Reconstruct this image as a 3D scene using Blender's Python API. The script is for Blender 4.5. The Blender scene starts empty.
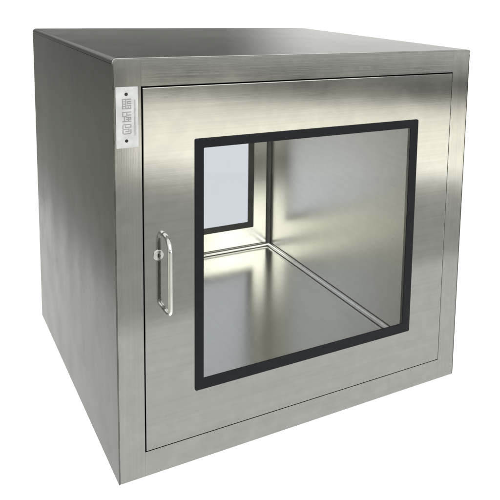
import bpy, bmesh, math, random
from mathutils import Matrix, Vector
random.seed(4)
scene = bpy.context.scene
COL = scene.collection
S = 0.66                      # metres per model unit (the cabinet is one unit tall)

# ------------------------------------------------------------------ camera
cam_d = bpy.data.cameras.new("camera")
cam = bpy.data.objects.new("camera", cam_d)
COL.objects.link(cam)
scene.camera = cam
right = Vector((0.84262641, -0.53756899, 0.03162769))
down = Vector((-0.0520681, -0.13979184, -0.98881098))
fwd = Vector((0.53597541, 0.83155146, -0.14578249))
m = Matrix((right, -down, -fwd)).transposed().to_4x4()
m.translation = Vector((-0.39177, -1.56702, 1.163355)) * S
cam.matrix_world = m
cam_d.sensor_width = 36
cam_d.lens = 36 * 721.779 / 500
cam_d.shift_x = (250 - 354.67) / 500
cam_d.shift_y = (95.01 - 250) / 500
cam_d.clip_start = 0.01
cam_d.clip_end = 200

scene.view_settings.view_transform = 'Standard'
scene.view_settings.look = 'None'
scene.view_settings.exposure = 0
scene.view_settings.gamma = 1
scene.render.film_transparent = False
scene.cycles.max_bounces = 16
scene.cycles.glossy_bounces = 12
scene.cycles.transparent_max_bounces = 16
scene.cycles.sample_clamp_indirect = 6
scene.cycles.caustics_reflective = True

# ------------------------------------------------------------------ studio surroundings (world)
world = bpy.data.worlds.new("World")
scene.world = world
world.use_nodes = True
nt = world.node_tree
nt.nodes.clear()
def N(t, **kw):
    n = nt.nodes.new(t)
    for k, v in kw.items():
        setattr(n, k, v)
    return n
def ramp(node, stops):
    cr = node.color_ramp
    cr.interpolation = 'EASE'
    while len(cr.elements) > 1:
        cr.elements.remove(cr.elements[-1])
    for i, (pos, c) in enumerate(stops):
        e = cr.elements[0] if i == 0 else cr.elements.new(pos)
        e.position = pos
        e.color = (*(c if isinstance(c, tuple) else (c, c, c)), 1)
tc = N('ShaderNodeTexCoord')
sx = N('ShaderNodeSeparateXYZ')
nt.links.new(tc.outputs['Generated'], sx.inputs[0])
at = N('ShaderNodeMath', operation='ARCTAN2')          # azimuth, 0 = behind the cabinet, + = right
nt.links.new(sx.outputs[0], at.inputs[0]); nt.links.new(sx.outputs[1], at.inputs[1])
mr = N('ShaderNodeMapRange')
mr.inputs[1].default_value = -math.pi; mr.inputs[2].default_value = math.pi
nt.links.new(at.outputs[0], mr.inputs[0])
az = N('ShaderNodeValToRGB')
def A(deg): return (deg + 180) / 360
ramp(az, [(0, (.92, .92, .86)), (A(-120), (.6, .59, .53)), (A(-60), (.82, .79, .70)), (A(-34), (.82, .79, .70)), (A(-22), (.36, .37, .33)), (A(12), (.27, .28, .25)),
          (A(22), (.26, .27, .24)), (A(30), (1.2, 1.2, 1.15)), (A(60), (1.2, 1.2, 1.15)), (A(100), (.7, .7, .66)), (A(135), (1.0, 1.0, .95)), (1, (.92, .92, .86))])
nt.links.new(mr.outputs[0], az.inputs[0])
mz = N('ShaderNodeMapRange')
mz.inputs[1].default_value = -1; mz.inputs[2].default_value = 1
nt.links.new(sx.outputs[2], mz.inputs[0])
el = N('ShaderNodeValToRGB')                           # in front of the cabinet: a dark band low down
ramp(el, [(0, .9), (.30, .92), (.385, .8), (.412, .08), (.440, .08), (.455, 1.5), (.47, 1.5), (.5, 1.0), (.56, .9), (.75, .55), (1, .7)])
nt.links.new(mz.outputs[0], el.inputs[0])
elb = N('ShaderNodeValToRGB')                          # behind it
ramp(elb, [(0, 1.5), (.25, 1.55), (.40, 1.45), (.465, 1.0), (.56, .95), (1, .8)])
nt.links.new(mz.outputs[0], elb.inputs[0])
fb = N('ShaderNodeMapRange'); fb.interpolation_type = 'SMOOTHSTEP'
fb.inputs[1].default_value = -.3; fb.inputs[2].default_value = .2
nt.links.new(sx.outputs[1], fb.inputs[0])
em = N('ShaderNodeMix', data_type='RGBA', blend_type='MIX')
nt.links.new(fb.outputs[0], em.inputs[0]); nt.links.new(el.outputs[0], em.inputs[6]); nt.links.new(elb.outputs[0], em.inputs[7])
mu = N('ShaderNodeMix', data_type='RGBA', blend_type='MULTIPLY')
mu.inputs[0].default_value = 1
nt.links.new(az.outputs[0], mu.inputs[6]); nt.links.new(em.outputs[2], mu.inputs[7])
ov = N('ShaderNodeMapRange')                           # brightness added above the horizon, to light the top fold
ov.interpolation_type = 'SMOOTHSTEP'
ov.inputs[1].default_value = .10; ov.inputs[2].default_value = .24
nt.links.new(sx.outputs[2], ov.inputs[0])
mx = N('ShaderNodeMix', data_type='RGBA', blend_type='MIX')
mx.inputs[7].default_value = (1.0, 1.0, .95, 1)
nt.links.new(ov.outputs[0], mx.inputs[0]); nt.links.new(mu.outputs[2], mx.inputs[6])
bg = N('ShaderNodeBackground')
bg.inputs[1].default_value = 1.0
wo = N('ShaderNodeOutputWorld')
nt.links.new(mx.outputs[2], bg.inputs[0]); nt.links.new(bg.outputs[0], wo.inputs[0])

# ------------------------------------------------------------------ added fill lamps, none in view
def area_lamp(name, loc, target, sx_, sy_, radiance, col=(1, 1, 1), spread=180):
    d = bpy.data.lights.new(name, 'AREA')
    d.shape = 'RECTANGLE'
    d.size = sx_ * S; d.size_y = sy_ * S
    d.energy = radiance * math.pi * sx_ * sy_ * S * S
    d.color = col
    d.spread = math.radians(spread)
    o = bpy.data.objects.new(name, d)
    COL.objects.link(o)
    o.location = Vector(loc) * S
    v = (Vector(target) - Vector(loc))
    o.rotation_euler = v.to_track_quat('-Z', 'Y').to_euler()
    return o
TX0, TX1, TY0, TY1, TZ = -0.26, 6.6, -0.78, 5.3, 1.15      # extent of the white sweep
area_lamp("under_sheet_fill", ((TX0 + TX1) / 2, (TY0 + TY1) / 2, -0.02), ((TX0 + TX1) / 2, (TY0 + TY1) / 2 + 1e-5, 1), TX1 - TX0 + .04, TY1 - TY0 + .04, .86)  # added unseen lamp, keeps the sheet white and free of shadow
area_lamp("behind_sheet_fill", ((TX0 + TX1) / 2, TY1 + .04, TZ / 2), ((TX0 + TX1) / 2, 0, TZ / 2), TX1 - TX0 + .1, TZ, .9)  # unseen lamp added to whiten the upright part of the sheet
area_lamp("door_band_fill", (3.2, -4.0, -.24), (.8, 0, .7), 4.2, .68, 2.75, (1, .94, .82))  # added out of view, makes the bright band mirrored in the door
area_lamp("chamber_fill", (.3, -3.6, 2.6), (.5, .5, .4), 6.5, 2.6, 2.8, (1, .985, .96))  # added out of view to brighten the chamber

# ------------------------------------------------------------------ materials
def mat(name):
    mm = bpy.data.materials.new(name)
    mm.use_nodes = True
    t = mm.node_tree
    return mm, t, t.nodes['Principled BSDF']

def steel(name, base, rough, brush='X', streak=.10, warp=.12, tint_var=.03, edge=1.0, wear=.09, aniso=0):
    """brushed stainless steel; the grain runs along the given axis"""
    mm, t, p = mat(name)
    L = t.links.new
    p.inputs['Metallic'].default_value = 1
    if aniso:                                              # hairline grain spreads reflections across the grain
        tv = t.nodes.new('ShaderNodeCombineXYZ')
        tv.inputs[0 if brush == 'Z' else 2].default_value = 1
        L(tv.outputs[0], p.inputs['Tangent'])
        p.inputs['Anisotropic'].default_value = aniso
    p.inputs['Specular Tint'].default_value = (edge, edge, edge, 1)
    tcn = t.nodes.new('ShaderNodeTexCoord')
    mp = t.nodes.new('ShaderNodeMapping')
    fine = 1900
    sc = {'X': (7, fine, fine), 'Y': (fine, 7, fine), 'Z': (fine, fine, 7)}[brush]
    mp.inputs['Scale'].default_value = sc
    L(tcn.outputs['Object'], mp.inputs[0])
    n1 = t.nodes.new('ShaderNodeTexNoise')
    n1.inputs['Scale'].default_value = 1; n1.inputs['Detail'].default_value = 3
    L(mp.outputs[0], n1.inputs[0])
    n2 = t.nodes.new('ShaderNodeTexNoise')                # slow warp of the sheet
    n2.inputs['Scale'].default_value = 3.2; n2.inputs['Detail'].default_value = 2
    L(tcn.outputs['Object'], n2.inputs[0])
    n3 = t.nodes.new('ShaderNodeTexNoise')                # handling marks
    n3.inputs['Scale'].default_value = 14; n3.inputs['Detail'].default_value = 5
    L(tcn.outputs['Object'], n3.inputs[0])
    cm = t.nodes.new('ShaderNodeMapRange')
    cm.inputs[1].default_value = .3; cm.inputs[2].default_value = .7
    cm.inputs[3].default_value = 1 - tint_var; cm.inputs[4].default_value = 1 + tint_var
    L(n1.outputs[0], cm.inputs[0])
    mp4 = t.nodes.new('ShaderNodeMapping')
    mp4.inputs['Scale'].default_value = {'X': (2.2, 150, 150), 'Y': (150, 2.2, 150), 'Z': (150, 150, 2.2)}[brush]
    L(tcn.outputs['Object'], mp4.inputs[0])
    n4 = t.nodes.new('ShaderNodeTexNoise')                # groups of polish lines
    n4.inputs['Scale'].default_value = 1; n4.inputs['Detail'].default_value = 4; n4.inputs['Roughness'].default_value = .65
    L(mp4.outputs[0], n4.inputs[0])
    n5 = t.nodes.new('ShaderNodeTexNoise')                # smears and wipe marks
    n5.inputs['Scale'].default_value = 38; n5.inputs['Detail'].default_value = 6; n5.inputs['Distortion'].default_value = .6
    L(tcn.outputs['Object'], n5.inputs[0])
    ad = t.nodes.new('ShaderNodeMath'); ad.operation = 'ADD'
    L(n4.outputs[0], ad.inputs[0]); L(n5.outputs[0], ad.inputs[1])
    am = t.nodes.new('ShaderNodeMapRange')
    am.inputs[1].default_value = .65; am.inputs[2].default_value = 1.35
    am.inputs[3].default_value = 1 - wear; am.inputs[4].default_value = 1 + wear
    L(ad.outputs[0], am.inputs[0])
    pr = t.nodes.new('ShaderNodeMath'); pr.operation = 'MULTIPLY'
    L(cm.outputs[0], pr.inputs[0]); L(am.outputs[0], pr.inputs[1])
    cx = t.nodes.new('ShaderNodeMix'); cx.data_type = 'RGBA'; cx.blend_type = 'MULTIPLY'
    cx.inputs[0].default_value = 1
    cx.inputs[6].default_value = (*base, 1)
    L(pr.outputs[0], cx.inputs[7])
    L(cx.outputs[2], p.inputs['Base Color'])
    rm = t.nodes.new('ShaderNodeMapRange')
    rm.inputs[1].default_value = .3; rm.inputs[2].default_value = .7
    rm.inputs[3].default_value = rough * (1 - 1.6 * wear); rm.inputs[4].default_value = rough * (1 + 1.6 * wear)
    L(n3.outputs[0], rm.inputs[0]); L(rm.outputs[0], p.inputs['Roughness'])
    b2 = t.nodes.new('ShaderNodeBump')
    b2.inputs['Strength'].default_value = warp; b2.inputs['Distance'].default_value = .006
    L(n2.outputs[0], b2.inputs['Height'])
    b1 = t.nodes.new('ShaderNodeBump')
    b1.inputs['Strength'].default_value = streak; b1.inputs['Distance'].default_value = .0004
    L(n1.outputs[0], b1.inputs['Height']); L(b2.outputs[0], b1.inputs['Normal'])
    L(b1.outputs[0], p.inputs['Normal'])
    return mm

def plain(name, col, rough, metal=0, spec=.5):
    mm, t, p = mat(name)
    p.inputs['Roughness'].default_value = rough
    p.inputs['Metallic'].default_value = metal
    n = t.nodes.new('ShaderNodeTexNoise'); n.inputs['Scale'].default_value = 60; n.inputs['Detail'].default_value = 4
    tcn = t.nodes.new('ShaderNodeTexCoord'); t.links.new(tcn.outputs['Object'], n.inputs[0])
    r = t.nodes.new('ShaderNodeValToRGB')
    ramp(r, [(.3, tuple(c * .9 for c in col)), (.7, tuple(min(1, c * 1.1) for c in col))])
    t.links.new(n.outputs[0], r.inputs[0]); t.links.new(r.outputs[0], p.inputs['Base Color'])
    p.inputs['Specular IOR Level'].default_value = spec
    return mm

def glass(name, tint):
    mm, t, p = mat(name)
    t.nodes.remove(p)
    tr = t.nodes.new('ShaderNodeBsdfTransparent'); tr.inputs[0].default_value = (*tint, 1)
    gl = t.nodes.new('ShaderNodeBsdfGlossy'); gl.inputs['Roughness'].default_value = .02
    fr = t.nodes.new('ShaderNodeFresnel'); fr.inputs[0].default_value = 1.16
    mixn = t.nodes.new('ShaderNodeMixShader')
    ge = t.nodes.new('ShaderNodeNewGeometry')              # reflect on the outer side of each face only
    inv = t.nodes.new('ShaderNodeMath'); inv.operation = 'SUBTRACT'; inv.inputs[0].default_value = 1
    mul = t.nodes.new('ShaderNodeMath'); mul.operation = 'MULTIPLY'
    t.links.new(ge.outputs['Backfacing'], inv.inputs[1])
    t.links.new(fr.outputs[0], mul.inputs[0]); t.links.new(inv.outputs[0], mul.inputs[1])
    t.links.new(mul.outputs[0], mixn.inputs[0]); t.links.new(tr.outputs[0], mixn.inputs[1]); t.links.new(gl.outputs[0], mixn.inputs[2])
    t.links.new(mixn.outputs[0], t.nodes['Material Output'].inputs[0])
    return mm

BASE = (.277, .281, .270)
M_post = steel('steel_vertical_grain', BASE, .14, 'Z', streak=.05)
M_rail = steel('steel_horizontal_grain', BASE, .13, 'X', streak=.05)
M_door = steel('steel_door', BASE, .105, 'X', streak=.02, warp=.2, tint_var=.02, aniso=.5, wear=.075)
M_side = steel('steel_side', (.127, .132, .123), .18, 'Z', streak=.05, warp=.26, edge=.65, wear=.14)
M_top = steel('steel_top', BASE, .11, 'X', streak=.03, edge=.5)
M_liner = steel('steel_liner', (.78, .775, .745), .2, 'Y', streak=.05, wear=.035, warp=.06)
M_linerwall = steel('steel_liner_wall', (.82, .805, .755), .29, 'Y', streak=.05, wear=.035)
M_linerback = steel('steel_liner_back', (.78, .775, .745), .19, 'X', streak=.05, wear=.035, warp=.06)
M_cove = steel('steel_cove', (.93, .93, .92), .24, 'Y', streak=.05, warp=.05)
M_gasketb = plain('grey_rubber', (.085, .087, .08), .5, spec=.3)
M_handle = steel('steel_polished', (.68, .69, .68), .12, 'Z', streak=.05, warp=0)
M_joint_refl = plain('joint_reflection_grey', (.13, .13, .125), .45)  # corner joints, and reflections painted as dark lines
M_gasket = plain('black_rubber', (.007, .008, .010), .5, spec=.12)
M_dark = plain('door_seal_rubber', (.05, .05, .048), .7)
M_plate = plain('white_enamel_plate', (.46, .473, .482), .35)
M_ink = plain('grey_print', (.235, .24, .245), .6)
M_inkl = plain('pale_grey_print', (.33, .335, .345), .6)
M_screw = plain('dark_screw', (.04, .04, .04), .35, 1)
M_glass = glass('clear_glass', (.985, .99, .985))
M_glassb = glass('bluish_glass', (.685, .705, .745))
mm, t, p = mat('white_acrylic_sheet')
t.nodes.remove(p)
df = t.nodes.new('ShaderNodeBsdfDiffuse'); df.inputs[0].default_value = (.3, .3, .3, 1)
tl = t.nodes.new('ShaderNodeBsdfTranslucent'); tl.inputs[0].default_value = (.9, .9, .9, 1)
ms = t.nodes.new('ShaderNodeMixShader'); ms.inputs[0].default_value = .82
t.links.new(df.outputs[0], ms.inputs[1]); t.links.new(tl.outputs[0], ms.inputs[2])
t.links.new(ms.outputs[0], t.nodes['Material Output'].inputs[0])
M_acryl = mm

# ------------------------------------------------------------------ mesh helpers (model units in, metres out)
def link(name, bm, material, parent=None, smooth=False):
    bm.normal_update()
    bmesh.ops.scale(bm, vec=(S, S, S), verts=bm.verts)
    me = bpy.data.meshes.new(name)
    bm.to_mesh(me); bm.free()
    me.materials.append(material)
    if smooth:
        for f in me.polygons:
            f.use_smooth = True
    o = bpy.data.objects.new(name, me)
    COL.objects.link(o)
    o.parent = parent
    return o

def bevel_sharp(bm, w, seg=2, ang=40):
    if w <= 0:
        return
    bm.normal_update()
    ed = [e for e in bm.edges if len(e.link_faces) == 2 and e.calc_face_angle() > math.radians(ang)]
    bmesh.ops.bevel(bm, geom=ed, offset=w, segments=seg, profile=.5, affect='EDGES', clamp_overlap=True)

def box(x0, x1, y0, y1, z0, z1, bev=.0015):
    bm = bmesh.new()
    bmesh.ops.create_cube(bm, size=1)
    for v in bm.verts:
        v.co = Vector((x0 if v.co.x < 0 else x1, y0 if v.co.y < 0 else y1, z0 if v.co.z < 0 else z1))
    bevel_sharp(bm, bev)
    return bm

def prism(poly, y0, y1, bev=0, ang=40):
    """polygon in XZ extruded along Y"""
    bm = bmesh.new()
    a = [bm.verts.new((x, y0, z)) for x, z in poly]
    b = [bm.verts.new((x, y1, z)) for x, z in poly]
    n = len(poly)
    bm.faces.new(a); bm.faces.new(b[::-1])
    for i in range(n):
        bm.faces.new((a[i], b[i], b[(i + 1) % n], a[(i + 1) % n]))
    bmesh.ops.recalc_face_normals(bm, faces=bm.faces)
    bevel_sharp(bm, bev, ang=ang)
    return bm

def rrect(x0, x1, z0, z1, r, n=5):
    pts = []
    for cx_, cz_, a0 in ((x1 - r, z1 - r, 0), (x0 + r, z1 - r, 90), (x0 + r, z0 + r, 180), (x1 - r, z0 + r, 270)):
        for i in range(n + 1):
            a = math.radians(a0 + 90 * i / n)
            pts.append((cx_ + r * math.cos(a), cz_ + r * math.sin(a)))
    return pts

def ring(o, i, y0, y1, ro=.0001, ri=.0001, bev=.0015):
    """rectangular plate with a rectangular hole; o and i = (x0, x1, z0, z1)"""
    po, pi_ = rrect(*o, ro), rrect(*i, ri)
    bm = bmesh.new()
    n = len(po)
    vs = [[bm.verts.new((x, y, z)) for x, z in pp] for pp, y in ((po, y0), (pi_, y0), (po, y1), (pi_, y1))]
    for k in range(n):
        j = (k + 1) % n
        bm.faces.new((vs[0][k], vs[1][k], vs[1][j], vs[0][j]))
        bm.faces.new((vs[2][k], vs[2][j], vs[3][j], vs[3][k]))
        bm.faces.new((vs[0][k], vs[0][j], vs[2][j], vs[2][k]))
        bm.faces.new((vs[1][k], vs[3][k], vs[3][j], vs[1][j]))
    bmesh.ops.remove_doubles(bm, verts=bm.verts, dist=.0003)
    bmesh.ops.recalc_face_normals(bm, faces=bm.faces)
    bevel_sharp(bm, bev)
    return bm

def tube(path, r, seg=16, cap=True):
    bm = bmesh.new()
    rings = []
    P = [Vector(q) for q in path]
    up = Vector((1, 0, 0))
    for k, q in enumerate(P):
        d = (P[min(k + 1, len(P) - 1)] - P[max(k - 1, 0)]).normalized()
        a = up - d * up.dot(d); a.normalize(); b = d.cross(a)
        rings.append([bm.verts.new(q + (a * math.cos(2 * math.pi * s / seg) + b * math.sin(2 * math.pi * s / seg)) * r) for s in range(seg)])
    for k in range(len(P) - 1):
        for s in range(seg):
            bm.faces.new((rings[k][s], rings[k][(s + 1) % seg], rings[k + 1][(s + 1) % seg], rings[k + 1][s]))
    if cap:
        bm.faces.new(rings[0][::-1]); bm.faces.new(rings[-1])
    bmesh.ops.recalc_face_normals(bm, faces=bm.faces)
    return bm

def disc_lathe(cx_, cz_, profile, seg=28, into=None):
    """profile of (radius, y) turned about an axis along Y"""
    bm = into or bmesh.new()
    rings = []
    for r, y in profile:
        rings.append([bm.verts.new((cx_ + r * math.cos(2 * math.pi * s / seg), y, cz_ + r * math.sin(2 * math.pi * s / seg))) for s in range(seg)])
    for k in range(len(rings) - 1):
        for s in range(seg):
            bm.faces.new((rings[k][s], rings[k][(s + 1) % seg], rings[k + 1][(s + 1) % seg], rings[k + 1][s]))
    bm.faces.new(rings[0]); bm.faces.new(rings[-1][::-1])
    bmesh.ops.recalc_face_normals(bm, faces=bm.faces)
    return bm

# ------------------------------------------------------------------ setting: the white seamless sheet
bm = bmesh.new()
r = .3
prof = [(TY0, 0), (TY1 - r, 0)] + [(TY1 - r + r * math.sin(math.radians(a)), r - r * math.cos(math.radians(a))) for a in range(10, 91, 10)] + [(TY1, TZ)]
va = [bm.verts.new((TX0, y, z)) for y, z in prof]
vb = [bm.verts.new((TX1, y, z)) for y, z in prof]
for k in range(len(prof) - 1):
    bm.faces.new((va[k], vb[k], vb[k + 1], va[k + 1]))
table = link('white_tabletop', bm, M_acryl, smooth=True)
table['kind'] = 'structure'

# ------------------------------------------------------------------ the pass box
W, D, H = 1.009, 1.012, 1.0
FX0, FX1, FZ0, FZ1 = .0617, .9478, .0630, .9370       # opening in the front frame
root = bpy.data.objects.new('pass_box', None)
COL.objects.link(root)
root.location = (0, 0, 0)
root['label'] = 'brushed stainless steel pass box with one black-framed glass window door, standing on white'
root['category'] = 'pass box'

SH = .0032                                             # sheet thickness
RT = .011                                              # fold radius of the top panel
RS = .0045                                             # tighter fold on the far edge
arc = lambda cx_, cz_, rr, a0, a1, n=8: [(cx_ + rr * math.cos(math.radians(a0 + (a1 - a0) * i / n)), cz_ + rr * math.sin(math.radians(a0 + (a1 - a0) * i / n))) for i in range(n + 1)]
# top: a sheet folded over both long edges
poly = [(0, H - .012)] + arc(RT, H - RT, RT, 180, 90) + arc(W - RS, H - RS, RS, 90, 0) + [(W, H - .012), (W - SH, H - .012)] \
     + arc(W - RS, H - RS, RS - SH, 0, 90) + arc(RT, H - RT, RT - SH, 90, 180) + [(SH, H - .012)]
link('top_panel', prism(poly, 0, D, .0008, 60), M_top, root)
for x0, x1 in ((0, SH), (W - SH, W)):
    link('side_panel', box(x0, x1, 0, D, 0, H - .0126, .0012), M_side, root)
link('bottom_panel', box(SH + .0005, W - SH - .0005, .035, D - .04, .002, .008, .001), M_side, root)

G = .00006                                              # hairline joint
def frame(y0, y1):
    for a, b, left in ((SH + G, FX0, True), (FX1, W - SH - G, False)):
        if left:
            pl = [(a, 0.0005), (b, 0.0005), (b, H - SH - G)] + arc(RT + G, H - RT - G, RT - SH, 90, 180, 5)
        else:
            pl = [(a, 0.0005), (b, 0.0005)] + arc(W - RS - G, H - RS - G, RS - SH, 0, 90, 5) + [(a, H - SH - G)]
        link('frame_post', prism(pl, y0, y1, .00025, 50), M_post, root)
    link('frame_rail', box(FX0 + G, FX1 - G, y0, y1, FZ1, H - SH - G, .00025), M_rail, root)
    link('frame_rail', box(FX0 + G, FX1 - G, y0, y1, .0005, FZ0, .00025), M_rail, root)
frame(0.0004, .035)
frame(D - .035, D - .0004)

# inner chamber
LX0, LX1, LZ0, LZ1, LY0, LY1 = .141, .868, .1138, .886, .044, 1.0
TL = .003
link('inner_wall', box(LX0 - TL, LX0, LY0, LY1, LZ0 - TL, LZ1 + TL, 0), M_linerwall, root)
link('inner_wall', box(LX1, LX1 + TL, LY0, LY1, LZ0 - TL, LZ1 + TL, 0), M_linerwall, root)
link('inner_floor', box(LX0 + .0002, LX1 - .0002, LY0, LY1, LZ0 - TL, LZ0, 0), M_liner, root)
link('inner_ceiling', box(LX0 + .0002, LX1 - .0002, LY0, LY1, LZ1, LZ1 + TL, 0), M_liner, root)
link('door_seal', ring((FX0 - .03, FX1 + .03, FZ0 - .03, FZ1 + .03), (LX0 + .002, LX1 - .002, LZ0 + .002, LZ1 - .002), .0365, .0435, bev=0), M_dark, root)

# rounded cove strips in the corners of the chamber
RC = .0088
def rod(p0, p1, n1, n2, name='cove_strip', mt=None):
    """half-round strip along p0-p1 in the corner whose walls face n1 and n2, with dark lines painted in for reflections"""
    bm = bmesh.new()
    p0, p1, n1, n2 = map(Vector, (p0, p1, n1, n2))
    rows = []
    c = (n1 + n2) * RC * .55
    for k in range(15):
        a = math.radians(-60 + 210 * k / 14)
        off = c + RC * (n1 * math.cos(a) + n2 * math.sin(a))
        rows.append((bm.verts.new(p0 + off), bm.verts.new(p1 + off)))
    for k in range(14):
        bm.faces.new((rows[k][0], rows[k][1], rows[k + 1][1], rows[k + 1][0]))
    bm.normal_update(); bm.faces.ensure_lookup_table()
    if bm.faces[7].normal.dot(n1 + n2) < 0:
        bmesh.ops.reverse_faces(bm, faces=bm.faces)
    o = link(name, bm, mt or M_cove, root, smooth=True)
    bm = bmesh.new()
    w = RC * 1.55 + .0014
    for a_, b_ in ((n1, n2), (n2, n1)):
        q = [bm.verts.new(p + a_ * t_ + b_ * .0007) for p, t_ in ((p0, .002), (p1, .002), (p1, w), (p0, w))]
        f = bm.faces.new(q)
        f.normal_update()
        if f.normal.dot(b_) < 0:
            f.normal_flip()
    link('painted_reflection_line', bm, M_joint_refl, o)  # dark lines painted beside the strip in place of dark reflections
X, Y, Z = Vector((1, 0, 0)), Vector((0, 1, 0)), Vector((0, 0, 1))
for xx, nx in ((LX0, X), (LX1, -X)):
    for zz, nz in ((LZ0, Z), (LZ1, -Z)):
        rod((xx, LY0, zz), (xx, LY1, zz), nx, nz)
    rod((xx, LY1, LZ0), (xx, LY1, LZ1), nx, -Y, 'corner_joint', M_joint_refl)
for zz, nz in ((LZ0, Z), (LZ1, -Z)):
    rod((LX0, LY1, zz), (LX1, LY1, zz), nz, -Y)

# back wall of the chamber and the far door
BX0, BX1, BZ0, BZ1 = .237, .772, .225, .787
link('inner_back_wall', ring((LX0 - .002, LX1 + .002, LZ0 - .002, LZ1 + .002), (BX0 - .004, BX1 + .004, BZ0 - .004, BZ1 + .004), LY1, LY1 + .003, bev=0), M_linerback, root)
GAP = .0025
rear = link('door', ring((FX0 + GAP, FX1 - GAP, FZ0 + GAP, FZ1 - GAP), (BX0 - .004, BX1 + .004, BZ0 - .004, BZ1 + .004), LY1 + .0035, D), M_door, root)
link('window_gasket', ring((BX0 - .024, BX1 + .024, BZ0 - .024, BZ1 + .024), (BX0, BX1, BZ0, BZ1), LY1 - .004, LY1 - .0003, .004, .003, .0008), M_gasketb, rear)
link('window_pane', box(BX0 - .003, BX1 + .003, LY1 + .004, LY1 + .008, BZ0 - .003, BZ1 + .003, 0), M_glassb, rear)

# front door
HX0, HX1, HZ0, HZ1 = .190, .822, .192, .802
door = link('door', ring((FX0 + GAP, FX1 - GAP * .8, FZ0 + GAP, FZ1 - GAP * 1.3), (HX0, HX1, HZ0, HZ1), -.0012, .034, bev=.0016), M_door, root)
link('window_gasket', ring((.1835, .8295, .1855, .8095), (.2048, .803, .2145, .787), -.0048, -.0014, .004, .002, .0011), M_gasket, door)
link('window_pane', box(.1915, .8205, .0005, .0055, .1935, .8005, 0), M_glass, door)

# pull handle: a bent round bar
hx, z0, z1, so, rb, hr = 0.1103, 0.4118, 0.5915, .043, .030, .0056
path = [(hx, -.0005, z1), (hx, -(so - rb) * .5, z1)]
path += [(hx, -(so - rb) - rb * math.sin(math.radians(a)), z1 - rb + rb * math.cos(math.radians(a))) for a in range(0, 91, 9)]
path += [(hx, -so, z1 - rb - (z1 - z0 - 2 * rb) * q) for q in (.25, .5, .75)]
rb2 = .012
path += [(hx, -(so - rb2) - rb2 * math.cos(math.radians(a)), z0 + rb2 - rb2 * math.sin(math.radians(a))) for a in range(0, 91, 9)]
path += [(hx, -(so - rb2) * .5, z0), (hx, -.0005, z0)]
link('handle', tube(path, hr), M_handle, door, smooth=True)
# cam lock with a slot
bm = disc_lathe(.0965, .5455, [(.0122, -.0014), (.0122, -.0034), (.0112, -.0044), (.0050, -.0046), (.0046, -.0034), (.0042, -.0034)])
lock = link('lock', bm, M_handle, door)
link('keyhole', box(.0950, .0980, -.0052, -.0032, .5415, .5495, .0004), M_screw, lock)

# white plate with two screws, three grey printed blocks and a column of fine print
plate = link('name_plate', prism(rrect(.0062, .0543, .8025, .9375, .0015, 3), -.0022, .0003, .0006), M_plate, root)
for sx_, sz_ in ((.0287, .9215), (.0283, .8185)):
    bm = disc_lathe(sx_, sz_, [(.0036, -.0021), (.0036, -.0028), (.0028, -.0034), (.0012, -.0035)], 20)
    link('screw', bm, M_screw, plate, smooth=False)
def strokes(name, x0, z1_, w, h, segs, th, mt):
    bm = bmesh.new()
    for q_, (ax, ay, bx, by) in enumerate(segs):
        yy = -.0025 - .00003 * q_
        a = Vector((x0 + ax * w, yy, z1_ - ay * h)); b = Vector((x0 + bx * w, yy, z1_ - by * h))
        d = (b - a).normalized(); nrm = Vector((-d.z, 0, d.x)) * th / 2
        a = a - d * th / 2; b = b + d * th / 2
        q = [a + nrm, a - nrm, b - nrm, b + nrm]
        bk = [bm.verts.new(v + Vector((0, .0002, 0))) for v in q]
        fr = [bm.verts.new(v) for v in q]
        bm.faces.new(fr)
        for k in range(4):
            bm.faces.new((fr[k], fr[(k + 1) % 4], bk[(k + 1) % 4], bk[k]))
    bmesh.ops.recalc_face_normals(bm, faces=bm.faces)
    return link(name, bm, mt, plate)
G1 = [(0, 0, 1, 0), (0, 0, 0, 1), (0, .25, .4, .25), (0, .5, .4, .5), (0, .75, .4, .75), (.4, 0, .4, 1), (.62, .24, 1, .24), (.62, .46, 1, .46), (.62, .24, .62, .46), (.6, .68, 1, .68), (1, .68, 1, 1), (0, 1, 1, 1), (.7, .84, .7, 1)]
G2 = [(0, 0, 1, 0), (0, 0, 0, .45), (.5, .32, 1, .32), (.5, .16, .5, .32), (0, .45, .4, .45), (.2, .45, .2, 1), (.45, .58, 1, .58), (.45, .78, 1, .78), (.72, .58, .72, 1), (0, 1, 1, 1), (1, .58, 1, .78)]
G3 = [(.12, 0, .9, 0), (0, .1, 0, .44), (1, .08, 1, .2), (.3, .3, 1, .3), (.12, .5, .75, .5), (.3, .15, .3, .3), (0, .6, 0, .9), (1, .56, 1, .9), (.12, 1, .88, 1), (.35, .75, .75, .75), (.75, .5, .75, .62)]
for zt, sg in ((.9105, G1), (.8822, G2), (.8548, G3)):
    strokes('printed_character', .0208, zt, .0172, .0205, sg, .0021, M_ink)
sg = []
z = 0.0
while z < 1:
    l = random.uniform(.012, .03)
    sg.append((random.uniform(0, .3), z, random.uniform(.6, 1), z))
    if random.random() < .6:
        sg.append((.15, z, .15, min(1, z + l)))
    z += l
strokes('fine_print', .0458, .908, .0028, .078, sg, .0009, M_inkl)
